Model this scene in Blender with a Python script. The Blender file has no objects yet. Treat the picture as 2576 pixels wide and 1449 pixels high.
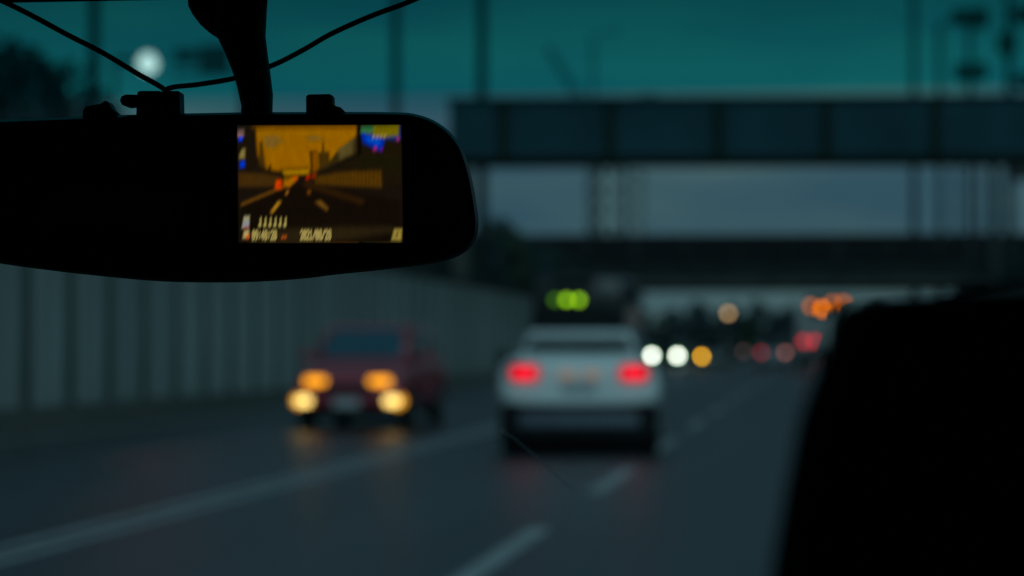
import bpy, bmesh, math, random
import numpy as np
from mathutils import Vector, Matrix, Euler
R = math.radians
random.seed(7)
C = bpy.context.scene.collection
scene = bpy.context.scene

# ------------------------------------------------------------------ camera
FPX = 5900.0                       # focal length in units of a 2576 px wide frame
YAW, PITCH = R(7.31), R(1.43)
CAM = Vector((0, 0, 1.25))
cam_d = bpy.data.cameras.new('camera')
cam = bpy.data.objects.new('camera', cam_d)
C.objects.link(cam)
cam.location = CAM
cam.rotation_euler = (R(90) + PITCH, 0, YAW)
cam_d.sensor_width = 36
cam_d.lens = FPX / 2576 * 36
cam_d.clip_start = 0.02
cam_d.clip_end = 6000
cam_d.dof.use_dof = True
cam_d.dof.focus_distance = 1.20
cam_d.dof.aperture_fstop = 8.1
scene.camera = cam
ROT = cam.rotation_euler.to_matrix()


def P(px, py, Y):
    """World point seen at photo pixel (px, py) of a 2576x1449 frame, at world distance Y down the road."""
    d = ROT @ Vector(((px - 1288) / FPX, -(py - 724.5) / FPX, -1))
    return CAM + d * (Y / d.y)


# ------------------------------------------------------------------ render / world / sun
scene.render.engine = 'CYCLES'
scene.cycles.use_denoising = True
try:
    scene.cycles.denoiser = 'OPENIMAGEDENOISE'
    scene.cycles.denoising_prefilter = 'ACCURATE'
except Exception:
    pass
scene.cycles.use_adaptive_sampling = False
scene.cycles.max_bounces = 8
scene.cycles.transparent_max_bounces = 16
scene.cycles.caustics_reflective = False
scene.cycles.caustics_refractive = False
scene.view_settings.view_transform = 'Standard'
scene.view_settings.look = 'None'
scene.view_settings.gamma = 1
scene.view_settings.exposure = -2.3
EXPO = 2 ** 2.3                    # lamps are given in displayed brightness times this

world = bpy.data.worlds.new('World')
scene.world = world
world.use_nodes = True
wn = world.node_tree
wn.nodes.clear()
W = lambda t: wn.nodes.new(t)
sky = W('ShaderNodeTexSky')
sky.sky_type = 'NISHITA'
sky.sun_disc = False
SUN_DIR = (.32, -.90, .29)         # low soft light from behind the car, a little to the right
sky.sun_elevation = R(17)
sky.sun_rotation = math.atan2(SUN_DIR[0], SUN_DIR[1])
sky.dust_density = 3.0
sky.ozone_density = 3.0
sky.air_density = 1.2
tc = W('ShaderNodeTexCoord')
mp = W('ShaderNodeMapping')
mp.inputs['Scale'].default_value = (1.0, 1.0, 5.0)
nz = W('ShaderNodeTexNoise')
nz.inputs['Scale'].default_value = 6.5
nz.inputs['Detail'].default_value = 5
cr = W('ShaderNodeValToRGB')
cr.color_ramp.elements[0].position = 0.37
cr.color_ramp.elements[0].color = (2.5, 3.5, 4.4, 1)
cr.color_ramp.elements[1].position = 0.66
cr.color_ramp.elements[1].color = (5.6, 5.7, 5.3, 1)
mix = W('ShaderNodeMix')
mix.data_type = 'RGBA'
mix.inputs[0].default_value = 0.86
bg = W('ShaderNodeBackground')
bg.inputs['Strength'].default_value = 0.15
wo = W('ShaderNodeOutputWorld')
L = wn.links.new
L(tc.outputs['Generated'], mp.inputs['Vector'])
L(mp.outputs['Vector'], nz.inputs['Vector'])
L(nz.outputs['Fac'], cr.inputs['Fac'])
L(sky.outputs['Color'], mix.inputs[6])
L(cr.outputs['Color'], mix.inputs[7])
L(mix.outputs[2], bg.inputs['Color'])
L(bg.outputs['Background'], wo.inputs['Surface'])

sun_d = bpy.data.lights.new('sun', 'SUN')
sun_d.energy = 3.1
sun_d.angle = R(40)
sun_d.color = (1.0, 0.96, 0.93)
sun = bpy.data.objects.new('sun', sun_d)
C.objects.link(sun)
sun.rotation_euler = Vector(SUN_DIR).to_track_quat('Z', 'Y').to_euler()


# ------------------------------------------------------------------ materials
def mat(name, col, rough=0.6, metal=0.0, var=0.12, scale=6.0, bump=0.0, bscale=40.0, coat=0.0, spec=0.5, stretch=None):
    m = bpy.data.materials.new(name)
    m.use_nodes = True
    nt = m.node_tree
    b = nt.nodes['Principled BSDF']
    b.inputs['Roughness'].default_value = rough
    b.inputs['Metallic'].default_value = metal
    b.inputs['Coat Weight'].default_value = coat
    b.inputs['Specular IOR Level'].default_value = spec
    t = nt.nodes.new('ShaderNodeTexCoord')
    src = t.outputs['Object']
    if stretch:
        mm = nt.nodes.new('ShaderNodeMapping')
        mm.inputs['Scale'].default_value = stretch
        nt.links.new(src, mm.inputs['Vector'])
        src = mm.outputs['Vector']
    n = nt.nodes.new('ShaderNodeTexNoise')
    n.inputs['Scale'].default_value = scale
    n.inputs['Detail'].default_value = 6
    nt.links.new(src, n.inputs['Vector'])
    r = nt.nodes.new('ShaderNodeValToRGB')
    r.color_ramp.elements[0].position = 0.3
    r.color_ramp.elements[1].position = 0.7
    r.color_ramp.elements[0].color = tuple(c * (1 - var) for c in col) + (1,)
    r.color_ramp.elements[1].color = tuple(min(1, c * (1 + var)) for c in col) + (1,)
    nt.links.new(n.outputs['Fac'], r.inputs['Fac'])
    nt.links.new(r.outputs['Color'], b.inputs['Base Color'])
    if bump:
        n2 = nt.nodes.new('ShaderNodeTexNoise')
        n2.inputs['Scale'].default_value = bscale
        n2.inputs['Detail'].default_value = 4
        nt.links.new(src, n2.inputs['Vector'])
        bp = nt.nodes.new('ShaderNodeBump')
        bp.inputs['Strength'].default_value = bump
        bp.inputs['Distance'].default_value = 0.02
        nt.links.new(n2.outputs['Fac'], bp.inputs['Height'])
        nt.links.new(bp.outputs['Normal'], b.inputs['Normal'])
    return m


def lamp_mat(name, col, strength):
    """Lit lamp lens; strength in displayed brightness."""
    m = bpy.data.materials.new(name)
    m.use_nodes = True
    b = m.node_tree.nodes['Principled BSDF']
    b.inputs['Base Color'].default_value = (0.02, 0.02, 0.02, 1)
    b.inputs['Roughness'].default_value = 0.2
    b.inputs['Emission Color'].default_value = tuple(col) + (1,)
    b.inputs['Emission Strength'].default_value = strength * EXPO
    return m


M = {}
M['asphalt'] = mat('asphalt', (0.022, 0.034, 0.045), 0.5, var=0.45, scale=1.1, bump=0.2, bscale=60, stretch=(1, 0.07, 1), spec=.4)
M['asphalt'].node_tree.nodes['Principled BSDF'].inputs['Roughness'].default_value = 0.38
M['marking'] = mat('road_marking_paint', (0.5, 0.52, 0.52), 0.6, var=0.2, scale=3, bump=0.1)
M['earth'] = mat('earth', (0.07, 0.075, 0.05), 0.95, var=0.4, scale=0.4, bump=0.4, bscale=4)
M['kerb'] = mat('kerb_concrete', (0.12, 0.13, 0.12), 0.9, var=0.2, scale=2, bump=0.3)
M['panel'] = mat('barrier_panel', (0.32, 0.37, 0.36), 0.75, var=0.18, scale=1.2, bump=0.2, stretch=(1, 1, .4))
def vary(m, lo=.78, hi=1.15):
    nt = m.node_tree
    b = nt.nodes['Principled BSDF']
    src = b.inputs['Base Color'].links[0].from_socket
    oi = nt.nodes.new('ShaderNodeObjectInfo')
    mr = nt.nodes.new('ShaderNodeMapRange')
    mr.inputs['To Min'].default_value = lo
    mr.inputs['To Max'].default_value = hi
    vm = nt.nodes.new('ShaderNodeVectorMath')
    vm.operation = 'SCALE'
    nt.links.new(oi.outputs['Random'], mr.inputs['Value'])
    nt.links.new(src, vm.inputs[0])
    nt.links.new(mr.outputs[0], vm.inputs['Scale'])
    nt.links.new(vm.outputs[0], b.inputs['Base Color'])


vary(M['panel'], .86, 1.1)
M['post'] = mat('barrier_post', (0.07, 0.10, 0.09), 0.7, var=0.15, scale=2)
M['concrete'] = mat('concrete', (0.075, 0.08, 0.074), 0.85, var=0.25, scale=0.8, bump=0.3, spec=.1)
M['girder'] = mat('girder', (0.018, 0.060, 0.078), 0.8, var=0.25, scale=0.35, spec=.08)
M['girderdark'] = mat('girder_stiffener', (0.010, 0.022, 0.016), 0.8, var=0.2, scale=1, spec=.08)
M['darkconc'] = mat('dark_concrete', (0.026, 0.036, 0.036), 0.9, var=0.3, scale=0.5, bump=0.2, spec=.1)
M['pole'] = mat('pole_steel', (0.025, 0.045, 0.045), 0.6, var=0.15, scale=3)
M['leaf'] = mat('leaf', (0.035, 0.065, 0.075), 0.8, var=0.5, scale=1.3, spec=0.2)
M['leaf2'] = mat('leaf_green', (0.045, 0.08, 0.05), 0.8, var=0.5, scale=1.3, spec=0.2)
M['bark'] = mat('bark', (0.07, 0.055, 0.04), 0.95, var=0.3, scale=5, bump=0.4)
M['white'] = mat('white_paint', (0.80, 0.86, 0.87), 0.35, var=0.03, scale=2, coat=0.4)
M['red'] = mat('maroon_paint', (0.40, 0.05, 0.08), 0.35, var=0.06, scale=2, coat=0.5)
M['black'] = mat('black_paint', (0.012, 0.016, 0.02), 0.35, var=0.1, scale=2, coat=0.3)
M['blue'] = mat('blue_grey_paint', (0.09, 0.13, 0.16), 0.4, var=0.05, scale=2, coat=0.3)
M['silver'] = mat('silver_paint', (0.26, 0.30, 0.32), 0.35, 0.2, var=0.05, scale=2, coat=0.3)
M['trim'] = mat('black_trim', (0.008, 0.010, 0.012), 0.7, var=0.2, scale=8, spec=.2)
M['greytrim'] = mat('grey_trim', (0.10, 0.12, 0.16), 0.5, var=0.1, scale=8)
M['tyre'] = mat('tyre', (0.012, 0.012, 0.012), 0.9, var=0.2, scale=20)
M['rim'] = mat('rim', (0.2, 0.2, 0.21), 0.35, 0.8, var=0.1, scale=10)
M['carglass'] = mat('car_glass', (0.004, 0.008, 0.01), 0.12, var=0.1, scale=2, spec=0.25)
M['tealglass'] = mat('teal_glass', (0.02, 0.10, 0.14), 0.1, var=0.1, scale=2, spec=0.9)
M['plate'] = mat('plate', (0.45, 0.47, 0.5), 0.5, var=0.04)
M['facade'] = mat('haze_paled_facade', (0.50, 0.56, 0.56), 0.9, var=0.1, scale=0.1)  # albedo raised so the colour itself carries the distance haze
M['facade2'] = mat('grey_facade', (0.17, 0.20, 0.21), 0.9, var=0.12, scale=0.1)
M['window'] = mat('building_window', (0.05, 0.07, 0.08), 0.3, var=0.2, scale=0.3)
M['box'] = mat('truck_box', (0.38, 0.38, 0.38), 0.6, var=0.05, scale=1)
# cabin
M['housing'] = mat('mirror_housing', (0.035, 0.045, 0.045), 0.42, var=0.15, scale=40)
M['bezel'] = mat('mirror_glass_front', (0.003, 0.003, 0.009), 0.2, var=0.1, scale=10, spec=0.5)
M['rubber'] = mat('black_rubber', (0.006, 0.006, 0.006), 0.6, var=0.2, scale=60)
M['stem'] = mat('stem_plastic', (0.008, 0.006, 0.005), 0.7, var=0.2, scale=60, bump=0.1, bscale=300)
M['cloth'] = mat('seat_cloth', (0.006, 0.005, 0.0045), 0.95, var=0.25, scale=60, bump=0.3, bscale=400, spec=0.1)
M['cabin'] = mat('cabin_trim', (0.008, 0.008, 0.008), 0.9, var=0.2, scale=30, spec=0.1)
M['hood'] = mat('own_bonnet_paint', (0.02, 0.02, 0.022), 0.3, var=0.05, scale=2, coat=0.5)


# ------------------------------------------------------------------ helpers
def link_mesh(name, bm, m, parent=None, smooth=False, loc=None, rot=None):
    me = bpy.data.meshes.new(name)
    bm.normal_update()
    bm.to_mesh(me)
    bm.free()
    if m is not None:
        me.materials.append(m)
    if smooth:
        for p in me.polygons:
            p.use_smooth = True
    o = bpy.data.objects.new(name, me)
    C.objects.link(o)
    if parent:
        o.parent = parent
    if loc is not None:
        o.location = loc
    if rot is not None:
        o.rotation_euler = rot
    return o


def tag(o, label=None, cat=None, group=None, kind=None):
    if label:
        o['label'] = label
    if cat:
        o['category'] = cat
    if group:
        o['group'] = group
    if kind:
        o['kind'] = kind
    return o


def empty(name, loc=(0, 0, 0), rz=0.0):
    o = bpy.data.objects.new(name, None)
    o.empty_display_size = 0.2
    C.objects.link(o)
    o.location = loc
    o.rotation_euler = (0, 0, rz)
    return o


def children(o):
    return [c for c in bpy.data.objects if c.parent == o]


def copy_tree(o, parent=None):
    c = o.copy()
    C.objects.link(c)
    if parent:
        c.parent = parent
    for ch in children(o):
        copy_tree(ch, c)
    return c


def box(bm, x0, x1, y0, y1, z0, z1, bevel=0.0, seg=2):
    vs = [bm.verts.new((x, y, z)) for x in (x0, x1) for y in (y0, y1) for z in (z0, z1)]
    f = [(0, 1, 3, 2), (4, 6, 7, 5), (0, 4, 5, 1), (2, 3, 7, 6), (0, 2, 6, 4), (1, 5, 7, 3)]
    fs = [bm.faces.new([vs[i] for i in q]) for q in f]
    if bevel:
        es = list({e for q in fs for e in q.edges})
        bmesh.ops.bevel(bm, geom=es, offset=bevel, segments=seg, affect='EDGES', profile=0.5)
    return bm


def boxm(x0, x1, y0, y1, z0, z1, bevel=0.0, seg=2):
    return box(bmesh.new(), x0, x1, y0, y1, z0, z1, bevel, seg)


def tube(bm, pts, r, n=10, cap=True):
    """Tube along points; r a number or list."""
    pts = [Vector(p) for p in pts]
    rs = r if isinstance(r, (list, tuple)) else [r] * len(pts)
    rings = []
    up = None
    for i, p in enumerate(pts):
        a = pts[max(i - 1, 0)]
        b = pts[min(i + 1, len(pts) - 1)]
        d = (b - a).normalized()
        if up is None:
            up = Vector((0, 0, 1)) if abs(d.z) < 0.9 else Vector((1, 0, 0))
        s = d.cross(up).normalized()
        up = s.cross(d).normalized()
        rings.append([bm.verts.new(p + (s * math.cos(2 * math.pi * k / n) + up * math.sin(2 * math.pi * k / n)) * rs[i]) for k in range(n)])
    for a, b in zip(rings, rings[1:]):
        for k in range(n):
            bm.faces.new((a[k], a[(k + 1) % n], b[(k + 1) % n], b[k]))
    if cap:
        bm.faces.new(rings[0][::-1])
        bm.faces.new(rings[-1])
    return bm


def lathe(bm, prof, center, axis, n=28):
    """prof: list of (radius, offset along axis)."""
    axis = Vector(axis).normalized()
    t = Vector((0, 0, 1)) if abs(axis.z) < 0.9 else Vector((1, 0, 0))
    s = axis.cross(t).normalized()
    u = s.cross(axis)
    c = Vector(center)
    rings = []
    for r, h in prof:
        rings.append([bm.verts.new(c + axis * h + (s * math.cos(2 * math.pi * k / n) + u * math.sin(2 * math.pi * k / n)) * max(r, 1e-4)) for k in range(n)])
    for a, b in zip(rings, rings[1:]):
        for k in range(n):
            bm.faces.new((a[k], a[(k + 1) % n], b[(k + 1) % n], b[k]))
    bm.faces.new(rings[0][::-1])
    bm.faces.new(rings[-1])
    bmesh.ops.recalc_face_normals(bm, faces=bm.faces)
    return bm


def catmull(pts, n=8):
    pts = [Vector(p) for p in pts]
    out = []
    for i in range(len(pts) - 1):
        p0, p1, p2, p3 = pts[max(i - 1, 0)], pts[i], pts[i + 1], pts[min(i + 2, len(pts) - 1)]
        for k in range(n):
            t = k / n
            out.append(0.5 * ((2 * p1) + (p2 - p0) * t + (2 * p0 - 5 * p1 + 4 * p2 - p3) * t * t + (3 * p1 - p0 - 3 * p2 + p3) * t ** 3))
    out.append(pts[-1])
    return out


def bake(o):
    """Apply the modifiers of o into its mesh."""
    dg = bpy.context.evaluated_depsgraph_get()
    me = bpy.data.meshes.new_from_object(o.evaluated_get(dg))
    o.modifiers.clear()
    o.data = me
    return o


def sheet(name, x0, x1, y0, y1, z, m, ny=1):
    bm = bmesh.new()
    ys = [y0 + (y1 - y0) * k / ny for k in range(ny + 1)]
    a = [bm.verts.new((x0, y, z)) for y in ys]
    b = [bm.verts.new((x1, y, z)) for y in ys]
    for k in range(ny):
        bm.faces.new((a[k], b[k], b[k + 1], a[k + 1]))
    return link_mesh(name, bm, m)


# ------------------------------------------------------------------ ground and road
XA, XB = -4.75, -1.825             # double centre line, first dashed lane line
tag(sheet('ground', -1500, 1500, -300, 3500, 0, M['earth']), kind='structure')
tag(sheet('road', -10.9, 7.35, -60, 288, 0.02, M['asphalt'], 20), kind='structure')
for nm, x0, x1 in (('kerb', -11.35, -10.9), ('kerb', 7.35, 7.8)):
    tag(link_mesh(nm, boxm(x0, x1, -60, 288, 0, 0.17, 0.02), M['kerb']), kind='structure')
mk = bmesh.new()


def stripe(bm, x, w, y0, y1):
    vs = [bm.verts.new(p) for p in ((x - w / 2, y0, .0245), (x + w / 2, y0, .0245), (x + w / 2, y1, .0245), (x - w / 2, y1, .0245))]
    bm.faces.new(vs)


stripe(mk, XA - .13, .11, -60, 287)
stripe(mk, XA + .13, .11, -60, 287)
for k in range(-8, 35):
    y = 11.75 + 7.8 * k
    stripe(mk, XB, .15, y, y + 4)
    stripe(mk, 1.35, .18, y - 2, y + 2)
stripe(mk, 6.7, .15, -60, 287)
stripe(mk, -10.4, .15, -60, 287)
tag(link_mesh('road_markings', mk, M['marking']), kind='structure')


# ------------------------------------------------------------------ noise barriers
def barrier(label, x, side, y0, n, step=2.07, h=3.3):
    root = empty('noise_barrier', (x, 0, 0))
    tag(root, label, 'noise barrier')
    link_mesh('base', boxm(-.2, .2, y0 - 1, y0 + n * step + 1, 0, .32, .03), M['kerb'], root)
    pb = boxm(-.06, .06, 0, step - .62, .32, h, .03)
    first = link_mesh('panel', pb, M['panel'], root, loc=(0, y0 + .31, 0))
    qb = bmesh.new()
    box(qb, -.09, .09, -.30, .30, .32, h + .08, .02)
    post = link_mesh('post', qb, M['post'], root, loc=(-.05 * side, y0, 0))
    for k in range(1, n):
        c = first.copy(); C.objects.link(c); c.parent = root; c.location.y = y0 + .31 + k * step
        c = post.copy(); C.objects.link(c); c.parent = root; c.location.y = y0 + k * step
    c = post.copy(); C.objects.link(c); c.parent = root; c.location.y = y0 + n * step
    link_mesh('coping', boxm(-.14, .14, y0 - .4, y0 + n * step + .4, h + .085, h + .2, .02), M['concrete'], root)


barrier('long noise barrier of grey panels and dark posts behind the maroon oncoming car', -11.7, 1, 33.9 - 2.07 * 10, 62)
barrier('long noise barrier of grey panels along the right road edge, mostly behind the seat', 8.1, -1, 20.0, 62)


# ------------------------------------------------------------------ trees
def tree_mesh(seed, h, rad, nclump, leafs, leafsize, m):
    rnd = random.Random(seed)
    root = empty('roadside_tree')
    tb = bmesh.new()
    lean = rnd.uniform(-.3, .3)
    top = Vector((lean, rnd.uniform(-.3, .3), h * .62))
    tube(tb, catmull([(0, 0, 0), (lean * .3, 0, h * .3), top], 4), [.17 - .11 * k / 8 for k in range(9)], 8)
    tips = []
    for k in range(7):
        a = k * 2.4 + rnd.random()
        b0 = Vector((lean * .4, 0, h * rnd.uniform(.28, .55)))
        e = b0 + Vector((math.cos(a) * rad * .75, math.sin(a) * rad * .75, h * rnd.uniform(.12, .3)))
        tube(tb, catmull([b0, (b0 + e) / 2 + Vector((0, 0, .15)), e], 3), [.07 - .05 * q / 6 for q in range(7)], 6)
        tips.append(e)
    link_mesh('trunk', tb, M['bark'], root, True)
    cb = bmesh.new()
    for k in range(nclump):
        if k < len(tips):
            c = tips[k]
        else:
            a = rnd.uniform(0, 6.28); rr = rad * math.sqrt(rnd.random()) * .9
            zz = rnd.uniform(.25, .95)
            rr *= math.sqrt(max(.1, 1 - ((zz - .5) / .55) ** 2))
            c = Vector((math.cos(a) * rr, math.sin(a) * rr, h * zz))
        cr_ = rnd.uniform(.28, .5) * rad * .75
        for q in range(leafs):
            d = Vector((rnd.gauss(0, 1), rnd.gauss(0, 1), rnd.gauss(0, .8))).normalized() * cr_ * rnd.uniform(.45, 1.05)
            p = c + d
            s = leafsize * rnd.uniform(.6, 1.3)
            u = Vector((rnd.gauss(0, 1), rnd.gauss(0, 1), rnd.gauss(0, 1))).normalized()
            v = u.cross(Vector((rnd.gauss(0, 1), rnd.gauss(0, 1), rnd.gauss(0, 1)))).normalized()
            vs = [cb.verts.new(p + u * s), cb.verts.new(p + v * s * .5), cb.verts.new(p - u * s), cb.verts.new(p - v * s * .5)]
            cb.faces.new(vs)
    link_mesh('crown', cb, m, root)
    return root


protos = [tree_mesh(3, 6.9, 2.1, 34, 90, .17, M['leaf']), tree_mesh(5, 6.5, 2.2, 36, 90, .17, M['leaf']),
          tree_mesh(9, 6.8, 2.0, 32, 90, .17, M['leaf2'])]
used = set()


def put_tree(i, x, y, s, rz, label, group=None):
    o = protos[i] if i not in used else copy_tree(protos[i])
    used.add(i)
    o.location = (x, y, 0)
    o.scale = (s, s, s)
    o.rotation_euler = (0, 0, rz)
    tag(o, label, 'tree')
    if group:
        o['group'] = group
    elif 'group' in o:
        del o['group']


yy = 33
k = 0
while yy < 176:
    hs = 1.0 if yy < 46 or yy > 94 else .80
    put_tree(k % 3, -14.6 + random.uniform(-.5, .5), yy, hs * random.uniform(.93, 1.03), random.uniform(0, 6.3),
             'dark leafy tree in the row rising behind the left noise barrier', 'trees in the row behind the left barrier')
    yy += 2.3 if yy < 90 else 3.6
    k += 1
yy = 66
while yy < 176:
    put_tree((k + 1) % 3, 11.2 + random.uniform(-.8, .8), yy, random.uniform(.75, .98), random.uniform(0, 6.3),
             'low dark tree in the row behind the right noise barrier', 'trees in the row behind the right barrier')
    yy += 4.2
    k += 1
for k in range(36):
    put_tree(k % 3, -33 + k * 1.25, 300 + (k % 3) * 3.5, (.92, .62, .78)[k % 3] * random.uniform(.9, 1.12), k * 1.1,
             'distant tree of the dark belt closing the road under the bridges', 'distant trees under the bridges')


def sign_board():
    Y = 60
    p_ = P(612, 500, Y)
    root = empty('road_sign', (p_.x, Y, 0))
    tag(root, 'dark two-panel road sign hanging just right of the lit white street lamp', 'road sign')
    z = P(600, 165, Y).z
    b_ = bmesh.new()
    tube(b_, [(0, 0, 0), (0, 0, z)], .10, 10)
    link_mesh('post', b_, M['pole'], root, True)
    b_ = bmesh.new()
    tube(b_, [(0, .1, z - .15), (P(430, 140, Y).x - p_.x, .1, z - .15)], .05, 8)
    link_mesh('arm', b_, M['pole'], root, True)
    for (x0, x1, y0, y1) in ((436, 496, 122, 160), (500, 580, 112, 190)):
        a_, b2 = P(x0, y1, Y), P(x1, y0, Y)
        link_mesh('sign_panel', boxm(a_.x - p_.x, b2.x - p_.x, -.03, .03, a_.z, b2.z, .01), M['signback'], root)


M['signback'] = mat('sign_back', (.015, .06, .07), .6, var=.1, scale=2)
sign_board()


# ------------------------------------------------------------------ bridges
def bridge_upper():
    FY = 80
    c = P(1130, 400, FY)
    root = empty('footbridge', (c.x, FY, 0), R(4.5))
    tag(root, 'blue-grey panelled footbridge crossing over the road, the nearer and higher bridge', 'bridge')
    zt = P(1850, 258, FY).z + .30
    zb = P(1850, 398, FY).z
    ln = 46
    link_mesh('deck', boxm(0, ln, .2, 3.2, zb, zb + .35, .02), M['darkconc'], root)
    link_mesh('bottom_flange', boxm(0, ln, -.12, .2, zb - .05, zb + .16), M['girderdark'], root)
    link_mesh('top_rail', boxm(-.1, ln, -.12, .1, zt - .14, zt, .02), M['girderdark'], root)
    link_mesh('far_parapet', boxm(0, ln, 3.2, 3.3, zb, zt - .3), M['girder'], root)
    s = 273 / FPX * FY
    x = P(1265, 300, FY).x - c.x - s
    k = 0
    while x < ln:
        a = max(x + .17, 0)
        b = min(x + s - .17, ln)
        if b > a:
            link_mesh('side_panel', boxm(a, b, -.02, .05, zb + .16, zt - .14), M['girder'], root)
        if x > 0:
            link_mesh('panel_post', boxm(x - .17, x + .17, -.09, .07, zb + .16, zt - .14, .01), M['girderdark'], root)
        x += s
    for xx in (.3, 21.2, 40):
        link_mesh('pier', boxm(xx - .25, xx + .25, .9, 2.4, 0, zb, .05), M['concrete'], root)


bridge_upper()


def bridge_lower():
    Y = 135
    root = empty('road_bridge', (-22, Y, 0), R(3))
    tag(root, 'dark concrete road bridge, the lower and farther of the two bridges', 'bridge')
    zt = P(1800, 588, Y).z
    zm = P(1800, 655, Y).z
    zb = P(1800, 722, Y).z
    ln = 75
    link_mesh('parapet', boxm(0, ln, -.35, -.1, zm, zt, .03), M['trim'], root)
    link_mesh('deck', boxm(0, ln, -.1, 11, zb + .5, zm, .03), M['darkconc'], root)
    link_mesh('far_parapet', boxm(0, ln, 11, 11.25, zm - .4, zt, .03), M['darkconc'], root)
    for y in (-.05, 3.4, 6.9, 10.4):
        link_mesh('girder', boxm(0, ln, y, y + .5, zb, zb + .5, .02), M['concrete'], root)
    for xx in (6.0, 36.5, 56):
        link_mesh('pier', boxm(xx - .7, xx + .7, 1.5, 9.5, 0, zb, .08), M['darkconc'], root)
    for i in range(26):
        link_mesh('parapet_post', boxm(i * 2.9 + .1, i * 2.9 + .4, -.45, -.35, zm - .1, zt, .01), M['darkconc'], root)
    bpy.ops.object.select_all(action='DESELECT')


bridge_lower()
# embankment which carries the left end of the road bridge
eb = bmesh.new()
pts0 = [(-75, 0), (-75, 6.6), (-27, 6.6), (-19.5, 3.6), (-12.6, 0)]
a = [eb.verts.new((x, 136, z)) for x, z in pts0]
b = [eb.verts.new((x, 150, z)) for x, z in pts0]
for i in range(5):
    j = (i + 1) % 5
    eb.faces.new((a[i], a[j], b[j], b[i]))
eb.faces.new(a[::-1]); eb.faces.new(b)
bmesh.ops.recalc_face_normals(eb, faces=eb.faces)
tag(link_mesh('embankment', eb, M['earth']), kind='structure')


# ------------------------------------------------------------------ poles and masts
def pole(px, Y, top_py, r, label, base_x=None, head=None, group=None):
    p = P(px, 500, Y)
    zt = P(px, top_py, Y).z
    root = empty('utility_pole', (p.x, Y, 0))
    tag(root, label, 'pole', group)
    tb = bmesh.new()
    tube(tb, [(0, 0, 0), (0, 0, zt * .5), (0, 0, zt)], [r, r * .9, r * .75], 12)
    link_mesh('shaft', tb, M['pole'], root, True)
    link_mesh('base_plate', boxm(-r * 1.7, r * 1.7, -r * 1.7, r * 1.7, 0, .08, .01), M['pole'], root)
    ab = bmesh.new()
    tube(ab, catmull([(0, 0, zt - .15), (.5, 0, zt + .15), (1.5, 0, zt + .3)], 4), r * .35, 8)
    link_mesh('arm', ab, M['pole'], root, True)
    link_mesh('lamp_head', boxm(1.3, 2.0, -.12, .12, zt + .22, zt + .36, .04), M['pole'], root)
    return root, zt


pole(235, 44, -170, .14, 'unlit pole seen left of the white lamp, leftmost of the poles')
pole(995, 72, -140, .17, 'tall dark pole above the right half of the mirror')
pole(1212, 90, -190, .24, 'thick tall dark pole beside the rounded right end of the mirror')
pole(1492, 180, 90, .13, 'thin faint pole beyond the footbridge, above the white car')
pole(1575, 150, 250, .12, 'short thin pole between the bridges above the white car')
pole(2300, 196, -60, .3, 'faint tall pole in the sky left of the lamp mast')


def mast(px, Y, boxes, top_py, r, label):
    p = P(px, 500, Y)
    zt = P(px, top_py, Y).z
    root = empty('mast', (p.x, Y, 0))
    tag(root, label, 'mast')
    tb = bmesh.new()
    tube(tb, [(0, 0, 0), (0, 0, zt * .5), (0, 0, zt)], [r, r * .9, r * .75], 12)
    link_mesh('shaft', tb, M['pole'], root, True)
    for (x0, x1, y0, y1) in boxes:
        a_, b_ = P(x0, y1, Y), P(x1, y0, Y)
        link_mesh('equipment_box', boxm(a_.x - p.x, b_.x - p.x, -.75, -r - .02, a_.z, b_.z, .15, 3), M['pole'], root)
        zc = (a_.z + b_.z) / 2
        link_mesh('bracket', boxm(min(a_.x - p.x, -.2), max(b_.x - p.x, .2), -r - .02, r + .05, zc - .07, zc + .07), M['pole'], root)


mast(2442, 122, [(2392, 2438, 26, 68), (2432, 2486, 22, 74), (2400, 2482, 160, 206)], 20, .17, 'dark mast with boxes at two heights, left of the two at the right edge')
mast(2540, 108, [(2508, 2556, 84, 140), (2552, 2610, 14, 66), (2536, 2600, 290, 330), (2545, 2600, 410, 455), (2556, 2610, 185, 228)], -60, .2, 'dark mast carrying scattered boxes at the right edge of the view')
pole(2365, 150, 60, .2, 'faint slim pole just left of the mast with boxes')
pole(2500, 112, 396, .28, 'thick dark post between the bridges beside the right mast')


# white street lamp, lit
def street_lamp():
    Y = 58
    p = P(375, 160, Y)
    root = empty('street_lamp', (p.x, Y, 0))
    tag(root, 'lit white street lamp above the mirror, against the tinted top of the windscreen', 'street lamp')
    tb = bmesh.new()
    tube(tb, catmull([(-.9, 0, 0), (-.9, 0, p.z - .6), (-.7, 0, p.z + .05), (-.2, 0, p.z + .12)], 6), .06, 8)
    link_mesh('shaft', tb, M['pole'], root, True)
    hb = bmesh.new()
    lathe(hb, [(.04, .1), (.27, .02), (.27, -.03), (.22, -.05)], (0, -.05, p.z + .14), (0, -.55, .9), 24)
    link_mesh('hood', hb, M['pole'], root, True)
    gb = bmesh.new()
    bmesh.ops.create_uvsphere(gb, u_segments=20, v_segments=12, radius=.25)
    for v in gb.verts:
        v.co.z *= 1.05
        v.co += Vector((0, -.1, p.z))
    link_mesh('globe', gb, lamp_mat('street_lamp_glow', (.8, .062, .052), 24), root, True)


street_lamp()

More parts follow.
